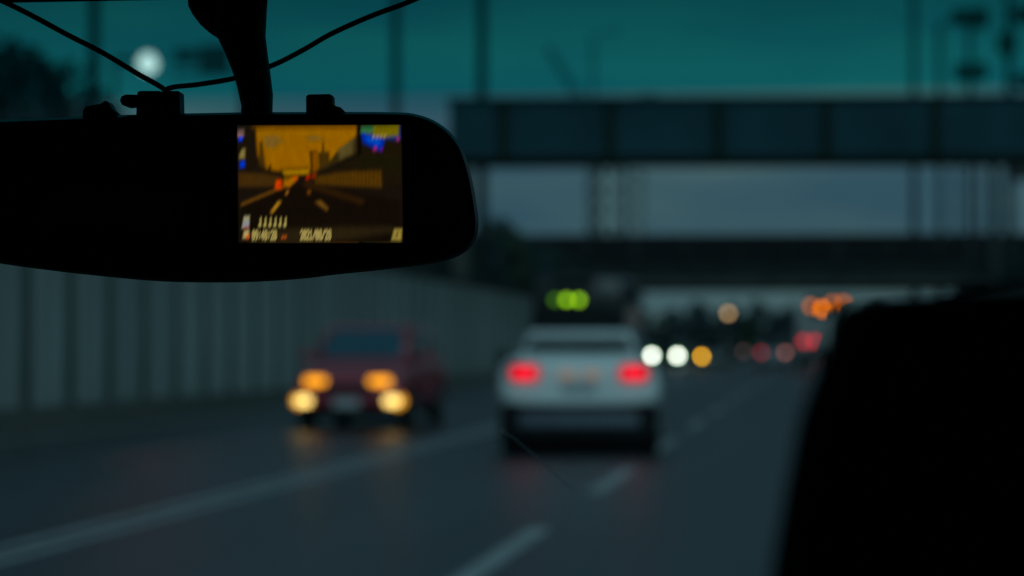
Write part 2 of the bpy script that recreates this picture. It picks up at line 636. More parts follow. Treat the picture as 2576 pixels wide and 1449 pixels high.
# ------------------------------------------------------------------ far buildings and crane
def building(x0, x1, top_py, Y, m, label, dep=14):
    a_, b_ = P(x0, top_py, Y), P(x1, top_py, Y)
    h = a_.z
    w = b_.x - a_.x
    root = empty('apartment_tower', ((a_.x + b_.x) / 2, Y, 0))
    tag(root, label, 'building')
    link_mesh('wall', boxm(-w / 2, w / 2, 0, dep, 0, h), m, root)
    link_mesh('roof', boxm(-w / 2 - .2, w / 2 + .2, -.2, dep + .2, h + .003, h + .6), M['facade2'], root)
    n = max(2, int(w / 3.2))
    fl = int(h / 3.1)
    # one window strip per storey-bay, capped
    cnt = 0
    proto_w = None
    for f in range(fl - 1, -1, -1):
        for c_ in range(n):
            if cnt >= 96:
                return
            cx = -w / 2 + w * (c_ + .5) / n
            if proto_w is None:
                proto_w = link_mesh('window', boxm(-w / n * .28, w / n * .28, -.03, .05, 0, 1.4), M['window'], root)
                o = proto_w
            else:
                o = proto_w.copy(); C.objects.link(o); o.parent = root
            o.location = (cx, 0, f * 3.1 + 1.0)
            cnt += 1


building(1496, 1560, 335, 380, M['facade'], 'haze-paled narrow tower between the two bridges, above the white car')
building(1590, 1608, 440, 420, M['facade'], 'slim haze-paled tower just right of the haze-paled narrow tower')
pole(2408, 140, 330, .14, 'slim post between the bridges, just left of the dark boxed mast')
pole(2462, 150, 350, .12, 'slim post between the bridges, just right of the dark boxed mast')


def crane():
    Y = 330
    a_ = P(1492, 300, Y)
    tip = P(1376, 118, Y)
    root = empty('crane', (a_.x, Y, 0))
    tag(root, 'faint construction crane with slanted boom above the footbridge', 'crane')
    mb = bmesh.new()
    for sx in (-.7, .7):
        for sy in (-.7, .7):
            tube(mb, [(sx, sy, 0), (sx, sy, a_.z)], .12, 6)
    for i in range(int(a_.z / 1.6)):
        z = i * 1.6
        s = 1 if i % 2 else -1
        tube(mb, [(-.7 * s, -.7, z), (.7 * s, -.7, z + 1.6)], .07, 5)
        tube(mb, [(-.7 * s, .7, z), (.7 * s, .7, z + 1.6)], .07, 5)
    link_mesh('tower', mb, M['pole'], root)
    bb = bmesh.new()
    e = tip - Vector((a_.x, Y, 0))
    s0 = Vector((0, 0, a_.z))
    d = (e - s0)
    off = Vector((d.z, 0, -d.x)).normalized() * .7
    for o_ in (off, -off):
        for y in (-.6, .6):
            tube(bb, [s0 + o_ + Vector((0, y, 0)), e + o_ * .3 + Vector((0, y * .3, 0))], .13, 6)
    n = 9
    for i in range(n):
        f0, f1 = i / n, (i + 1) / n
        w0, w1 = 1 - .7 * f0, 1 - .7 * f1
        for y in (-.6, .6):
            tube(bb, [s0 + d * f0 + off * w0 + Vector((0, y * w0, 0)), s0 + d * f1 - off * w1 + Vector((0, y * w1, 0))], .08, 5)
    link_mesh('boom', bb, M['pole'], root)
    link_mesh('cab', boxm(-1.0, 1.4, -1.2, 1.2, a_.z - 1.2, a_.z + 1.2, .1), M['pole'], root)
    link_mesh('counterweight', boxm(2.0, 4.2, -1, 1, a_.z - .5, a_.z + 1.0, .1), M['darkconc'], root)


crane()


# ------------------------------------------------------------------ vehicles
def wheel(root, x, y, r=.32, w=.2):
    s = 1 if x > 0 else -1
    e = bpy.data.objects.new('wheel', None)
    C.objects.link(e)
    e.parent = root
    e.location = (x, y, r)
    e.empty_display_size = .1
    t = bmesh.new()
    lathe(t, [(r * .62, -w / 2), (r * .93, -w / 2), (r, -w / 2 + .03), (r, w / 2 - .03), (r * .93, w / 2), (r * .62, w / 2)], (0, 0, 0), (1, 0, 0), 28)
    link_mesh('tyre', t, M['tyre'], e, True)
    q = bmesh.new()
    lathe(q, [(r * .60, 0), (r * .60, .01), (r * .5, -.01), (.05, .02), (.0, .03)], (s * w / 2, 0, 0), (s, 0, 0), 24)
    for k in range(5):
        a_ = k * 2 * math.pi / 5
        c_, s_ = math.cos(a_), math.sin(a_)
        tube(q, [(s * (w / 2 + .02), c_ * .05, s_ * .05), (s * (w / 2 + .012), c_ * r * .56, s_ * r * .56)], .022, 6)
    link_mesh('rim', q, M['rim'], e)


def car(name, label, cat, spec, group=None):
    """spec: half (half width), len, stations [(y, zlo, zhi, wscale)], cabin base/roof rectangles, paint."""
    S = dict(spec)
    hw = S['half']
    root = empty(name)
    tag(root, label, cat, group)
    bm = bmesh.new()
    rings = []
    for (y, zl, zh, ws) in S['stations']:
        w = hw * ws
        sec = [(-w * .82, zl), (-w, zl + .12), (-w * 1.0, (zl + zh) / 2 + .04), (-w * .94, zh - .07), (-w * .78, zh), (0, zh + .025),
               (w * .78, zh), (w * .94, zh - .07), (w * 1.0, (zl + zh) / 2 + .04), (w, zl + .12), (w * .82, zl), (0, zl)]
        rings.append([bm.verts.new((x, y, z)) for x, z in sec])
    for a_, b_ in zip(rings, rings[1:]):
        n = len(a_)
        for k in range(n):
            bm.faces.new((a_[k], a_[(k + 1) % n], b_[(k + 1) % n], b_[k]))
    bm.faces.new(rings[0][::-1]); bm.faces.new(rings[-1])
    bmesh.ops.recalc_face_normals(bm, faces=bm.faces)
    body = link_mesh('body', bm, S['paint'], root, True)
    sd = body.modifiers.new('s', 'SUBSURF'); sd.levels = 2; sd.render_levels = 2
    # wheel arches
    wr = S.get('wr', .32)
    cut = bmesh.new()
    for y in S['axles']:
        for sx in (-1, 1):
            q = bmesh.new()
            lathe(q, [(wr + .055, -.3), (wr + .055, .3)], (sx * (hw), y, wr), (1, 0, 0), 28)
            me = bpy.data.meshes.new('t'); q.to_mesh(me); q.free(); cut.from_mesh(me); bpy.data.meshes.remove(me)
    co = link_mesh('cutter', cut, None)
    bo = body.modifiers.new('b', 'BOOLEAN'); bo.object = co; bo.operation = 'DIFFERENCE'; bo.solver = 'EXACT'
    bake(body)
    bpy.data.objects.remove(co)
    for y in S['axles']:
        for sx in (-1, 1):
            wheel(root, sx * (hw - .12), y, wr)
    # greenhouse
    (by0, by1, bz, bw), (ry0, ry1, rz, rw) = S['cab_base'], S['cab_roof']
    rz0 = S.get('rz0', rz)
    base = [Vector(v) for v in ((-bw, by0, bz), (bw, by0, bz), (bw, by1, bz), (-bw, by1, bz))]
    top = [Vector(v) for v in ((-rw, ry0, rz0), (rw, ry0, rz0), (rw, ry1, rz), (-rw, ry1, rz))]
    g = bmesh.new()
    bv = [g.verts.new(v) for v in base]; tv = [g.verts.new(v) for v in top]
    g.faces.new(bv[::-1]); g.faces.new(tv)
    for k in range(4):
        j = (k + 1) % 4
        g.faces.new((bv[k], bv[j], tv[j], tv[k]))
    bmesh.ops.bevel(g, geom=[e for e in g.edges if not (e.verts[0] in bv and e.verts[1] in bv)], offset=.075, segments=3, affect='EDGES', profile=.6)
    link_mesh('roof', g, S['paint'], root, True)

    def pane(nm, k, u0, u1, v0, v1, m, lab=None):
        j = (k + 1) % 4
        A, B, D, E = base[k], base[j], top[j], top[k]
        n = (B - A).cross(E - A).normalized()
        q = lambda u, v: (A.lerp(B, u)).lerp(E.lerp(D, u), v)
        w_ = bmesh.new()
        o1 = [w_.verts.new(q(u, v) + n * .012) for u, v in ((u0, v0), (u1, v0), (u1, v1), (u0, v1))]
        o2 = [w_.verts.new(q(u, v) - n * .03) for u, v in ((u0, v0), (u1, v0), (u1, v1), (u0, v1))]
        w_.faces.new(o1); w_.faces.new(o2[::-1])
        for i in range(4):
            jj = (i + 1) % 4
            w_.faces.new((o1[i], o2[i], o2[jj], o1[jj]))
        bmesh.ops.recalc_face_normals(w_, faces=w_.faces)
        bmesh.ops.bevel(w_, geom=[e for e in w_.edges if abs((e.verts[0].co - e.verts[1].co).dot(n)) > .02], offset=.05, segments=3, affect='EDGES')
        return link_mesh(nm, w_, m, root)

    gm = S.get('glass', M['carglass'])
    rg = S.get('rear_pane', (.08, .92, .15, .85))
    pane('rear_window', 0, rg[0], rg[1], rg[2], rg[3], M['carglass'])
    pane('windscreen', 2, .07, .93, .1, .88, gm)
    for k in (1, 3):
        for (u0, u1) in ((.08, .36), (.39, .65), (.68, .9)):
            pane('side_window', k, u0, u1, .14, .84, M['carglass'])
    # door handles, wing mirrors
    yw = by1 - .55
    for s in (-1, 1):
        m_ = boxm(s * hw - .06 + s * .08, s * hw + .06 + s * .08, yw - .05, yw + .06, bz + .02, bz + .17, .03, 3)
        tube(m_, [(s * (hw - .12), yw, bz), (s * hw, yw, bz + .07)], .02, 6)
        link_mesh('wing_mirror', m_, M['trim'] if S['paint'] is M['white'] else S['paint'], root)
        for yh in (by0 + (by1 - by0) * .3, by0 + (by1 - by0) * .58):
            link_mesh('door_handle', boxm(s * hw * .97 - .02, s * hw * .97 + .02, yh - .09, yh + .09, bz - .14, bz - .11, .008), M['trim'], root)
    ye = S['stations'][0][0]      # rear face
    yf = S['stations'][-1][0]     # front face
    link_mesh('underbody', boxm(-hw * .86, hw * .86, ye + .25, yf - .25, .17, .34, .03), M['trim'], root)
    return root, ye, yf


def lens(root, name, x, y, z, w, h, m, face, d=.05, ring=True, lab=None):
    """Rounded lamp lens facing +1 (front) or -1 (rear), with housing ring behind it."""
    b = boxm(x - w / 2, x + w / 2, min(y, y + face * d), max(y, y + face * d), z - h / 2, z + h / 2, min(h, w) * .35, 3)
    o = link_mesh(name, b, m, root, True)
    if ring:
        c_ = boxm(x - w / 2 - .02, x + w / 2 + .02, min(y - face * .03, y + face * d * .6), max(y - face * .03, y + face * d * .6), z - h / 2 - .02, z + h / 2 + .02, min(h, w) * .3, 3)
        link_mesh('lamp_surround', c_, M['trim'], root, True)
    if lab:
        o['label'] = lab
    return o


HATCH = dict(half=.9, axles=(-1.35, 1.3), wr=.32, paint=M['white'],
             stations=[(-2.10, .40, .98, .80), (-2.04, .30, 1.06, .94), (-1.8, .26, 1.10, .99), (-1.0, .24, 1.05, 1.0), (0, .22, 1.0, 1.0),
                       (.9, .24, .98, .99), (1.6, .27, .90, .97), (2.0, .32, .80, .90), (2.12, .42, .70, .76)],
             cab_base=(-1.95, .98, .98, .78), cab_roof=(-1.72, .18, 1.49, .60))


def dims(s, **kw):
    d = dict(s); d.update(kw); return d


# --- white hatchback ahead, seen from behind
amb = lamp_mat('plate_glow', (1, .33, .2), .55)
S1 = dims(HATCH, half=.93, wr=.30, stations=[(-2.10, .56, 1.03, .84), (-2.06, .53, 1.12, .98), (-1.85, .42, 1.14, 1.03), (-1.0, .30, 1.04, 1.0), (0, .26, 1.0, 1.0),
                          (.9, .27, .98, .99), (1.6, .30, .90, .97), (2.0, .34, .80, .90), (2.12, .42, .70, .76)],
          rear_pane=(.02, .98, .38, .68), cab_base=(-1.98, .98, 1.0, .74), cab_roof=(-1.74, .10, 1.415, .59))
rt, ye, yf = car('hatchback', 'white hatchback with glowing red tail lamps driving ahead in the next lane', 'car', S1)
pc = P(1458, 1140, 26.6)
rt.location = (pc.x - .17, 26.6 + 2.1, .022)
rt.rotation_euler.z = R(4.5)
taill = lamp_mat('tail_lamp_lit', (1, .0, .01), 3.4)
tailo = lamp_mat('tail_lamp_outer', (1, .006, .012), 1.1)
for s in (-1, 1):
    lens(rt, 'tail_lamp', s * .62, -2.06, .925, .34, .19, tailo, -1, .075, True)
    o = lens(rt, 'tail_lamp_bar', s * .63, -2.13, .925, .23, .10, taill, -1, .03, False)
    lens(rt, 'plate_lamp', s * .14, -2.10, .91, .17, .09, amb, -1, .02, False)
link_mesh('number_plate', boxm(-.2, .2, -2.125, -2.105, .70, .84, .004), M['plate'], rt)
bb = boxm(-.90, .90, -2.12, -1.6, .13, .60, .12, 4)
link_mesh('rear_bumper', bb, M['trim'], rt, True)
link_mesh('bumper_insert', boxm(-.68, .68, -2.16, -2.11, .31, .47, .03, 3), M['greytrim'], rt, True)
link_mesh('tailgate_spoiler', boxm(-.57, .57, -1.92, -1.66, 1.345, 1.40, .02, 3), M['white'], rt, True)
link_mesh('rear_wiper', boxm(-.02, .35, -1.965, -1.95, 1.19, 1.205, .003), M['trim'], rt)

# --- maroon car, oncoming
S2 = dims(HATCH, half=.88, paint=M['red'], glass=M['tealglass'], wr=.33,
          stations=[(-2.1, .42, 1.0, .80), (-2.04, .32, 1.10, .95), (-1.8, .28, 1.12, 1.0), (-1.0, .26, 1.08, 1.0), (0, .25, 1.05, 1.0),
                    (.9, .26, 1.02, .99), (1.6, .28, .97, .97), (2.0, .30, .88, .94), (2.12, .38, .76, .84)],
          cab_base=(-1.98, 1.15, 1.0, .77), cab_roof=(-1.72, .40, 1.56, .63))
rt, ye, yf = car('crossover', 'maroon oncoming car with amber and white front lamps lit beside the noise barrier', 'car', S2)
pc = P(873, 1090, 34)
rt.location = (pc.x, 34 + 2.12, .022)
rt.rotation_euler.z = math.pi
ambl = lamp_mat('amber_lamp', (1, .19, .003), 4.6)
whl = lamp_mat('warm_white_lamp', (1, .36, .085), 6.5)
glow = lamp_mat('lamp_reflector_glow', (1, .22, .004), 3.0)
for s in (-1, 1):
    lens(rt, 'headlight', s * .47, 2.03, .705, .36, .15, ambl, 1, .08)
    o = bmesh.new()
    lathe(o, [(.115, -.02), (.115, .05), (.10, .07), (.03, .08)], (s * .66, 2.04, .425), (0, 1, 0), 24)
    for v in o.verts:
        v.co.z = .425 + (v.co.z - .425) * .62
    link_mesh('fog_lamp', o, whl, rt, True)
    o = bmesh.new()
    lathe(o, [(.185, -.04), (.185, .04), (.15, .05)], (s * .66, 2.0, .425), (0, 1, 0), 24)
    for v in o.verts:
        v.co.z = .425 + (v.co.z - .425) * .62
    link_mesh('lamp_reflector', o, glow, rt, True)
link_mesh('grille', boxm(-.36, .36, 2.07, 2.15, .53, .66, .03, 3), M['trim'], rt, True)
link_mesh('front_bumper', boxm(-.72, .72, 1.75, 2.16, .24, .36, .05, 3), M['trim'], rt, True)
link_mesh('number_plate', boxm(-.2, .2, 2.165, 2.185, .33, .47, .004), M['plate'], rt)

# --- black van ahead of the white car
VAN = dict(half=.86, axles=(-1.5, 1.6), wr=.33, paint=M['black'],
           stations=[(-2.4, .42, 1.1, .93), (-2.36, .32, 1.2, .98), (-2.0, .28, 1.22, 1.0), (-1.0, .26, 1.2, 1.0), (0, .25, 1.2, 1.0),
                     (1.2, .26, 1.18, .99), (1.9, .28, 1.08, .97), (2.3, .34, .95, .92), (2.4, .44, .85, .84)],
           cab_base=(-2.38, 2.0, 1.1, .82), cab_roof=(-2.3, 1.2, 2.42, .74), rear_pane=(.08, .92, .12, .60))
rt, ye, yf = car('van', 'black van ahead of the white hatchback with green lamps at the top of its rear', 'van', VAN)
pc = P(1452, 1050, 39)
rt.location = (pc.x, 39 + 2.4, .022)
grn = lamp_mat('green_lamp', (.85, 1, .0), 3.0)
grnd = lamp_mat('green_lamp_dim', (.45, .8, .0), .8)
for px, m_ in ((1396, grnd), (1425, grn), (1456, grn)):
    g_ = P(px, 755, 39)
    b = bmesh.new()
    lathe(b, [(.052, 0), (.052, .03), (.04, .045), (.015, .05)], (g_.x - pc.x, -2.36, g_.z - .02), (0, -1, 0), 20)
    o = link_mesh('roof_lamp', b, m_, rt, True)
    if m_ is grnd:
        o['label'] = 'dim green roof lamp'
link_mesh('lamp_bar', boxm(-.42, .26, -2.375, -2.30, 2.19, 2.36, .02), M['trim'], rt)
for s in (-1, 1):
    lens(rt, 'tail_lamp', s * .74, -2.36, 1.0, .12, .3, lamp_mat('unlit_red', (1, .02, .02), .04), -1, .05)
link_mesh('number_plate', boxm(-.2, .2, -2.43, -2.41, .6, .74, .004), M['plate'], rt)
link_mesh('rear_bumper', boxm(-.8, .8, -2.5, -2.2, .32, .5, .05, 3), M['trim'], rt, True)


def far_car(name, label, cat, spec, px, py, Y, oncoming, lamps, group=None):
    r_, ye_, yf_ = car(name, label, cat, spec, group)
    p_ = P(px, py, Y)
    r_.location = (p_.x, Y + (2.1), .022)
    if oncoming:
        r_.rotation_euler.z = math.pi
    for (lx, lz, rad, m_, nm) in lamps:
        b_ = bmesh.new()
        yy_ = (2.05 if oncoming else -2.03)
        ax = (0, 1, 0) if oncoming else (0, -1, 0)
        lathe(b_, [(rad, 0), (rad, .07), (rad * .8, .10), (.02, .11)], (lx if not oncoming else -lx, yy_, lz), ax, 20)
        link_mesh(nm, b_, m_, r_, True)
        b_ = bmesh.new()
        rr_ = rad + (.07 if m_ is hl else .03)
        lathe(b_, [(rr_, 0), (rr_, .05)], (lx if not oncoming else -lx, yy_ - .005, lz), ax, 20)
        link_mesh('lamp_surround', b_, greenfringe if m_ is hl else M['trim'], r_, True)  # round white headlights this ring glows, painting the green fringe
    f = 1 if oncoming else -1
    link_mesh('number_plate', boxm(-.2, .2, *sorted((f * 2.13, f * 2.15)), .38, .52, .004), M['plate'], r_)
    link_mesh('bumper', boxm(-.75, .75, *sorted((f * 1.8, f * 2.13)), .26, .38, .04, 3), M['trim'], r_, True)
    return r_


hl = lamp_mat('cold_white_lamp', (1, .52, .46), 30)
yl = lamp_mat('yellow_lamp', (1, .26, .004), 26)
greenfringe = lamp_mat('green_fringe_glow', (.5, 1, .12), 3.2)  # added glow imitating the lens's green colour fringe, no lamp part
off = lamp_mat('unlit_lamp', (1, 1, 1), .02)
far_car('oncoming_car', 'oncoming dark car with two round white headlights, right of the white hatchback', 'car', dims(HATCH, paint=M['blue']),
        1672, 900, 138, True, [(-.75, .70, .15, hl, 'headlight'), (.75, .70, .15, hl, 'headlight')])
far_car('oncoming_car', 'oncoming grey car showing a single yellow lamp beside the pair of white headlights', 'car', dims(HATCH, paint=M['silver']),
        1790, 900, 142, True, [(-.60, .63, .13, yl, 'headlight'), (.60, .63, .10, off, 'headlight')])
rl = lamp_mat('faint_red_lamp', (1, .03, .05), 3.0)
rl2 = lamp_mat('brownish_red_lamp', (1, .16, .12), 3.6)
rl3 = lamp_mat('dim_brown_lamp', (1, .35, .25), 1.0)
far_car('car_ahead', 'grey car far ahead with two faint red tail lamps, left of the box truck', 'car', dims(HATCH, paint=M['silver']),
        1945, 900, 136, False, [(-.69, .88, .13, rl, 'tail_lamp'), (.69, .88, .13, rl2, 'tail_lamp')])
far_car('car_ahead', 'dark car far ahead with one dim brownish tail lamp, beside the yellow lamp', 'car', dims(HATCH, paint=M['black']),
        1850, 895, 175, False, [(-.6, .86, .13, off, 'tail_lamp'), (.6, .86, .15, rl3, 'tail_lamp')])


# --- box truck in our lane
def truck():
    Y = 112
    pl = P(2004, 900, Y)
    w = 2.1
    root = empty('box_truck', (pl.x + w / 2, Y, .02))
    tag(root, 'grey box truck ahead with red rear lamps, half hidden by the seat', 'truck')
    zt = P(2020, 800, Y).z
    link_mesh('cargo_box', boxm(-w / 2, w / 2, 0, 4.2, .95, zt, .03), M['box'], root)
    for s in (-1, 1):
        link_mesh('rear_door', boxm(min(s * .02, s * (w / 2 - .06)), max(s * .02, s * (w / 2 - .06)), -.03, 0, 1.05, zt - .08, .01), M['box'], root)
    link_mesh('chassis', boxm(-.45, .45, .1, 5.9, .5, .9, .02), M['trim'], root)
    link_mesh('cab', boxm(-.95, .95, 4.35, 5.95, .55, 2.2, .15, 3), M['blue'], root, True)
    link_mesh('windscreen', boxm(-.8, .8, 5.93, 5.97, 1.35, 2.0, .01), M['carglass'], root)
    link_mesh('rear_bumper', boxm(-w / 2, w / 2, -.12, 0, .42, .58, .02), M['trim'], root)
    rr = lamp_mat('truck_red', (1, .004, .012), 4.4)
    for px in (2022, 2050):
        q = P(px, 860, Y)
        b_ = bmesh.new()
        lathe(b_, [(.14, 0), (.14, .04), (.1, .06)], (q.x - pl.x - w / 2, -.032, q.z), (0, -1, 0), 20)
        link_mesh('tail_lamp', b_, rr, root, True)
    link_mesh('number_plate', boxm(-.2, .2, -.14, -.12, .44, .56), M['plate'], root)
    for y in (1.2, 5.1):
        for s in (-1, 1):
            wheel(root, s * .88, y, .40, .24)


truck()


# --- pole mounted amber lights
def amber_pole(px, py, Y, lamps, label, nm='warning_light'):
    p_ = P(px, py, Y)
    root = empty(nm, (p_.x, Y, 0))
    tag(root, label, 'warning light')
    b_ = bmesh.new()
    tube(b_, [(0, .25, 0), (0, .25, p_.z)], .08, 8)
    link_mesh('post', b_, M['pole'], root, True)
    xs = []
    for (qx, qy, rad, m_) in lamps:
        q = P(qx, qy, Y)
        xs.append((q.x - p_.x, q.z))
        b_ = bmesh.new()
        lathe(b_, [(rad, 0), (rad, .05), (rad * .7, .09), (.02, .1)], (q.x - p_.x, 0, q.z), (0, -1, 0), 20)
        link_mesh('lamp', b_, m_, root, True)
    x0 = min(x for x, z in xs) - .35; x1 = max(x for x, z in xs) + .35
    z0 = min(z for x, z in xs) - .35; z1 = max(z for x, z in xs) + .35
    link_mesh('backing_board', boxm(x0, x1, .01, .12, z0, z1, .04), M['trim'], root)


o1 = lamp_mat('orange_lamp', (1, .11, .003), 4.6)
o2 = lamp_mat('bright_orange_lamp', (1, .11, .0), 10.0)
amber_pole(2085, 768, 165, [(2040, 770, .22, o1), (2068, 777, .24, o2), (2094, 762, .2, o1), (2122, 762, .22, o1)],
           'cluster of four orange warning lamps on a board above the seat')
bg_l = lamp_mat('pale_amber_lamp', (1, .33, .13), 6.0)
amber_pole(1832, 788, 165, [(1832, 788, .19, bg_l)], 'single pale amber lamp on a post under the dark bridge', 'lamp_post')
# hedge mass beyond the lower bridge
for k, (px, Y, s) in enumerate(((1640, 200, .8), (1760, 215, .62), (1880, 205, .55), (1960, 210, .6))):
    p_ = P(px, 872, Y)
    put_tree(k % 3, p_.x - (4 if k == 0 else 0), Y, s, k * 1.3, ['tree seen under the dark bridge just right of the white hatchback', 'small tree under the dark bridge above the white headlights',
             'small bushy tree behind the pale amber lamp', 'bushy green tree under the bridge left of the orange lamps'][k])


# ------------------------------------------------------------------ own car cabin (camera sits on the rear bench)
CX = -.27                          # centre line of the car


def quad_prism(bm, pts, th):
    pts = [Vector(p_) for p_ in pts]
    n = (pts[1] - pts[0]).cross(pts[2] - pts[0]).normalized() * th
    a_ = [bm.verts.new(p_) for p_ in pts]
    b_ = [bm.verts.new(p_ + n) for p_ in pts]
    k_ = len(pts)
    bm.faces.new(a_[::-1]); bm.faces.new(b_)
    for i in range(k_):
        j = (i + 1) % k_
        bm.faces.new((a_[i], a_[j], b_[j], b_[i]))
    bmesh.ops.recalc_face_normals(bm, faces=bm.faces)


def cabin():
    root = empty('car_cabin', (CX, 0, 0))
    tag(root, 'dark car cabin around the camera, with the black front seat filling the lower right', 'car interior')
    hw = .72
    ZT, YT = 1.4325, 1.222         # top edge of the glass
    YB, ZB = 2.02, .935            # bottom edge of the glass
    # headliner and roof
    r = bmesh.new()
    prof = [(YT - .006, ZT + .0028), (YT - .25, 1.475), (.4, 1.49), (-.6, 1.46), (-.95, 1.38)]
    for (ya, za), (yb, zb) in zip(prof, prof[1:]):
        quad_prism(r, [(-hw, ya, za), (hw, ya, za), (hw, yb, zb), (-hw, yb, zb)], -.05)
    link_mesh('headliner', r, M['cabin'], root)
    for s in (-1, 1):
        b_ = bmesh.new()
        tube(b_, [(s * (hw + .0), YT - .1, ZT + .01), (s * (hw + .04), 1.6, 1.19), (s * (hw + .08), 2.12, .88)], .055, 8)
        link_mesh('front_pillar', b_, M['cabin'], root, True)
        b_ = bmesh.new()
        box(b_, *sorted((s * (hw + .03), s * (hw + .12))), -1.1, 2.2, .2, .92, .03)
        link_mesh('door', b_, M['cabin'], root)
        b_ = bmesh.new()
        box(b_, *sorted((s * (hw + .0), s * (hw + .09))), .18, .34, .9, 1.47, .02)
        box(b_, *sorted((s * (hw + .0), s * (hw + .09))), -1.1, -.72, .9, 1.44, .02)
        box(b_, *sorted((s * (hw + .0), s * (hw + .07))), -.9, 1.2, 1.415, 1.49, .02)
        link_mesh('side_pillar', b_, M['cabin'], root)
        g_ = boxm(*sorted((s * (hw + .045), s * (hw + .051))), -.72, 1.75, .92, 1.42)
        link_mesh('side_window', g_, M['privacy'], root)
    link_mesh('floor', boxm(-.84, .84, -1.1, 2.2, .18, .23), M['cabin'], root)
    link_mesh('rear_shelf', boxm(-.84, .84, -1.6, -.75, .3, .98, .04), M['cabin'], root)
    b_ = bmesh.new()
    quad_prism(b_, [(-.66, -1.5, .98), (.66, -1.5, .98), (.66, -.95, 1.38), (-.66, -.95, 1.38)], .006)
    link_mesh('rear_window', b_, M['privacy'], root)
    # dashboard
    d = bmesh.new()
    sec = [(1.35, .45), (1.36, .80), (1.42, .90), (1.55, .935), (1.9, .925), (2.1, .90), (2.1, .45)]
    a_ = [d.verts.new((-.8, y, z)) for y, z in sec]
    c_ = [d.verts.new((.8, y, z)) for y, z in sec]
    for i in range(len(sec)):
        j = (i + 1) % len(sec)
        d.faces.new((a_[i], a_[j], c_[j], c_[i]))
    d.faces.new(a_[::-1]); d.faces.new(c_)
    bmesh.ops.recalc_face_normals(d, faces=d.faces)
    link_mesh('dashboard', d, M['cabin'], root)
    # bonnet
    h = bmesh.new()
    rings = []
    for y, z, w_ in ((2.05, .93, .78), (2.4, .90, .80), (2.8, .82, .78), (3.05, .70, .70), (3.1, .45, .68)):
        rings.append([h.verts.new((w_ * t, y - .12 * abs(t) ** 2, z - .06 * t * t)) for t in (-1, -.7, -.35, 0, .35, .7, 1)])
    for a_, c_ in zip(rings, rings[1:]):
        for k_ in range(6):
            h.faces.new((a_[k_], a_[k_ + 1], c_[k_ + 1], c_[k_]))
    link_mesh('bonnet', h, M['hood'], root, True)
    # steering wheel (left hand drive)
    b_ = bmesh.new()
    ring_pts = []
    cw = Vector((-.37, 1.12, .82))
    u_ = Vector((1, 0, 0)); v_ = Vector((0, .35, .94)).normalized()
    for k_ in range(25):
        a0 = k_ / 24 * 2 * math.pi
        ring_pts.append(cw + (u_ * math.cos(a0) + v_ * math.sin(a0)) * .18)
    tube(b_, ring_pts, .014, 8)
    tube(b_, [cw - u_ * .17, cw + u_ * .17], .018, 8)
    tube(b_, [cw, cw + Vector((0, .25, -.06))], .03, 8)
    link_mesh('steering_wheel', b_, M['cabin'], root, True)
    # windscreen: slightly curved pane with a factory tinted strip along its top
    g = bmesh.new()
    nx, nz = 16, 12
    grid = []
    for j in range(nz + 1):
        t = j / nz * 1.05 - .05
        row = []
        for i in range(nx + 1):
            s = -1 + 2 * i / nx
            w_ = hw * (1 - t) + (hw + .06) * t
            y = YT + (YB - YT) * t - .05 * s * s * (.3 + t)
            z = ZT + (ZB - ZT) * t
            row.append(g.verts.new((w_ * s, y, z)))
        grid.append(row)
    for j in range(nz):
        for i in range(nx):
            g.faces.new((grid[j][i], grid[j][i + 1], grid[j + 1][i + 1], grid[j + 1][i]))
    ws = link_mesh('windscreen', g, M['screen_glass'], root, True)
    # scratch in the windscreen
    sc = bmesh.new()
    pts_ = []
    for px, py in ((1262, 1082), (1300, 1110), (1350, 1150), (1400, 1195), (1440, 1228)):
        dd = ROT @ Vector(((px - 1288) / FPX, -(py - 724.5) / FPX, -1))
        # intersection with the glass plane z = ZT + (ZB-ZT)*(y-YT)/(YB-YT)
        m_ = (ZB - ZT) / (YB - YT)
        t = (ZT - CAM.z + m_ * (CAM.y - YT)) / (dd.z - m_ * dd.y)
        pts_.append(CAM + dd * (t - .02) - Vector((CX, 0, 0)))
    tube(sc, catmull(pts_, 4), .0004, 5)
    link_mesh('scratch', sc, mat('scratch', (.85, .88, .9), .5), root)


def glass_mat(name, lower, upper=None, z0=1.388, z1=1.402, gloss=.015):
    m = bpy.data.materials.new(name)
    m.use_nodes = True
    nt = m.node_tree
    nt.nodes.clear()
    tr = nt.nodes.new('ShaderNodeBsdfTransparent')
    gl = nt.nodes.new('ShaderNodeBsdfGlossy')
    gl.inputs['Roughness'].default_value = .02
    mx = nt.nodes.new('ShaderNodeMixShader')
    mx.inputs[0].default_value = gloss
    out = nt.nodes.new('ShaderNodeOutputMaterial')
    nt.links.new(tr.outputs[0], mx.inputs[1])
    nt.links.new(gl.outputs[0], mx.inputs[2])
    nt.links.new(mx.outputs[0], out.inputs['Surface'])
    tr.inputs['Color'].default_value = tuple(lower) + (1,)
    if upper:
        g = nt.nodes.new('ShaderNodeTexCoord')
        sp = nt.nodes.new('ShaderNodeSeparateXYZ')
        rp = nt.nodes.new('ShaderNodeValToRGB')
        mr = nt.nodes.new('ShaderNodeMapRange')
        mr.inputs['From Min'].default_value = z0
        mr.inputs['From Max'].default_value = 1.434
        nt.links.new(g.outputs['Object'], sp.inputs[0])
        nt.links.new(sp.outputs['Z'], mr.inputs['Value'])
        nt.links.new(mr.outputs[0], rp.inputs[0])
        e = rp.color_ramp.elements
        e[0].position = 0; e[0].color = tuple(lower) + (1,)
        e[1].position = (z1 - z0) / (1.434 - z0); e[1].color = tuple(upper) + (1,)
        x = e.new(1.0); x.color = tuple(c * .64 for c in upper) + (1,)
        nt.links.new(rp.outputs[0], tr.inputs['Color'])
    return m


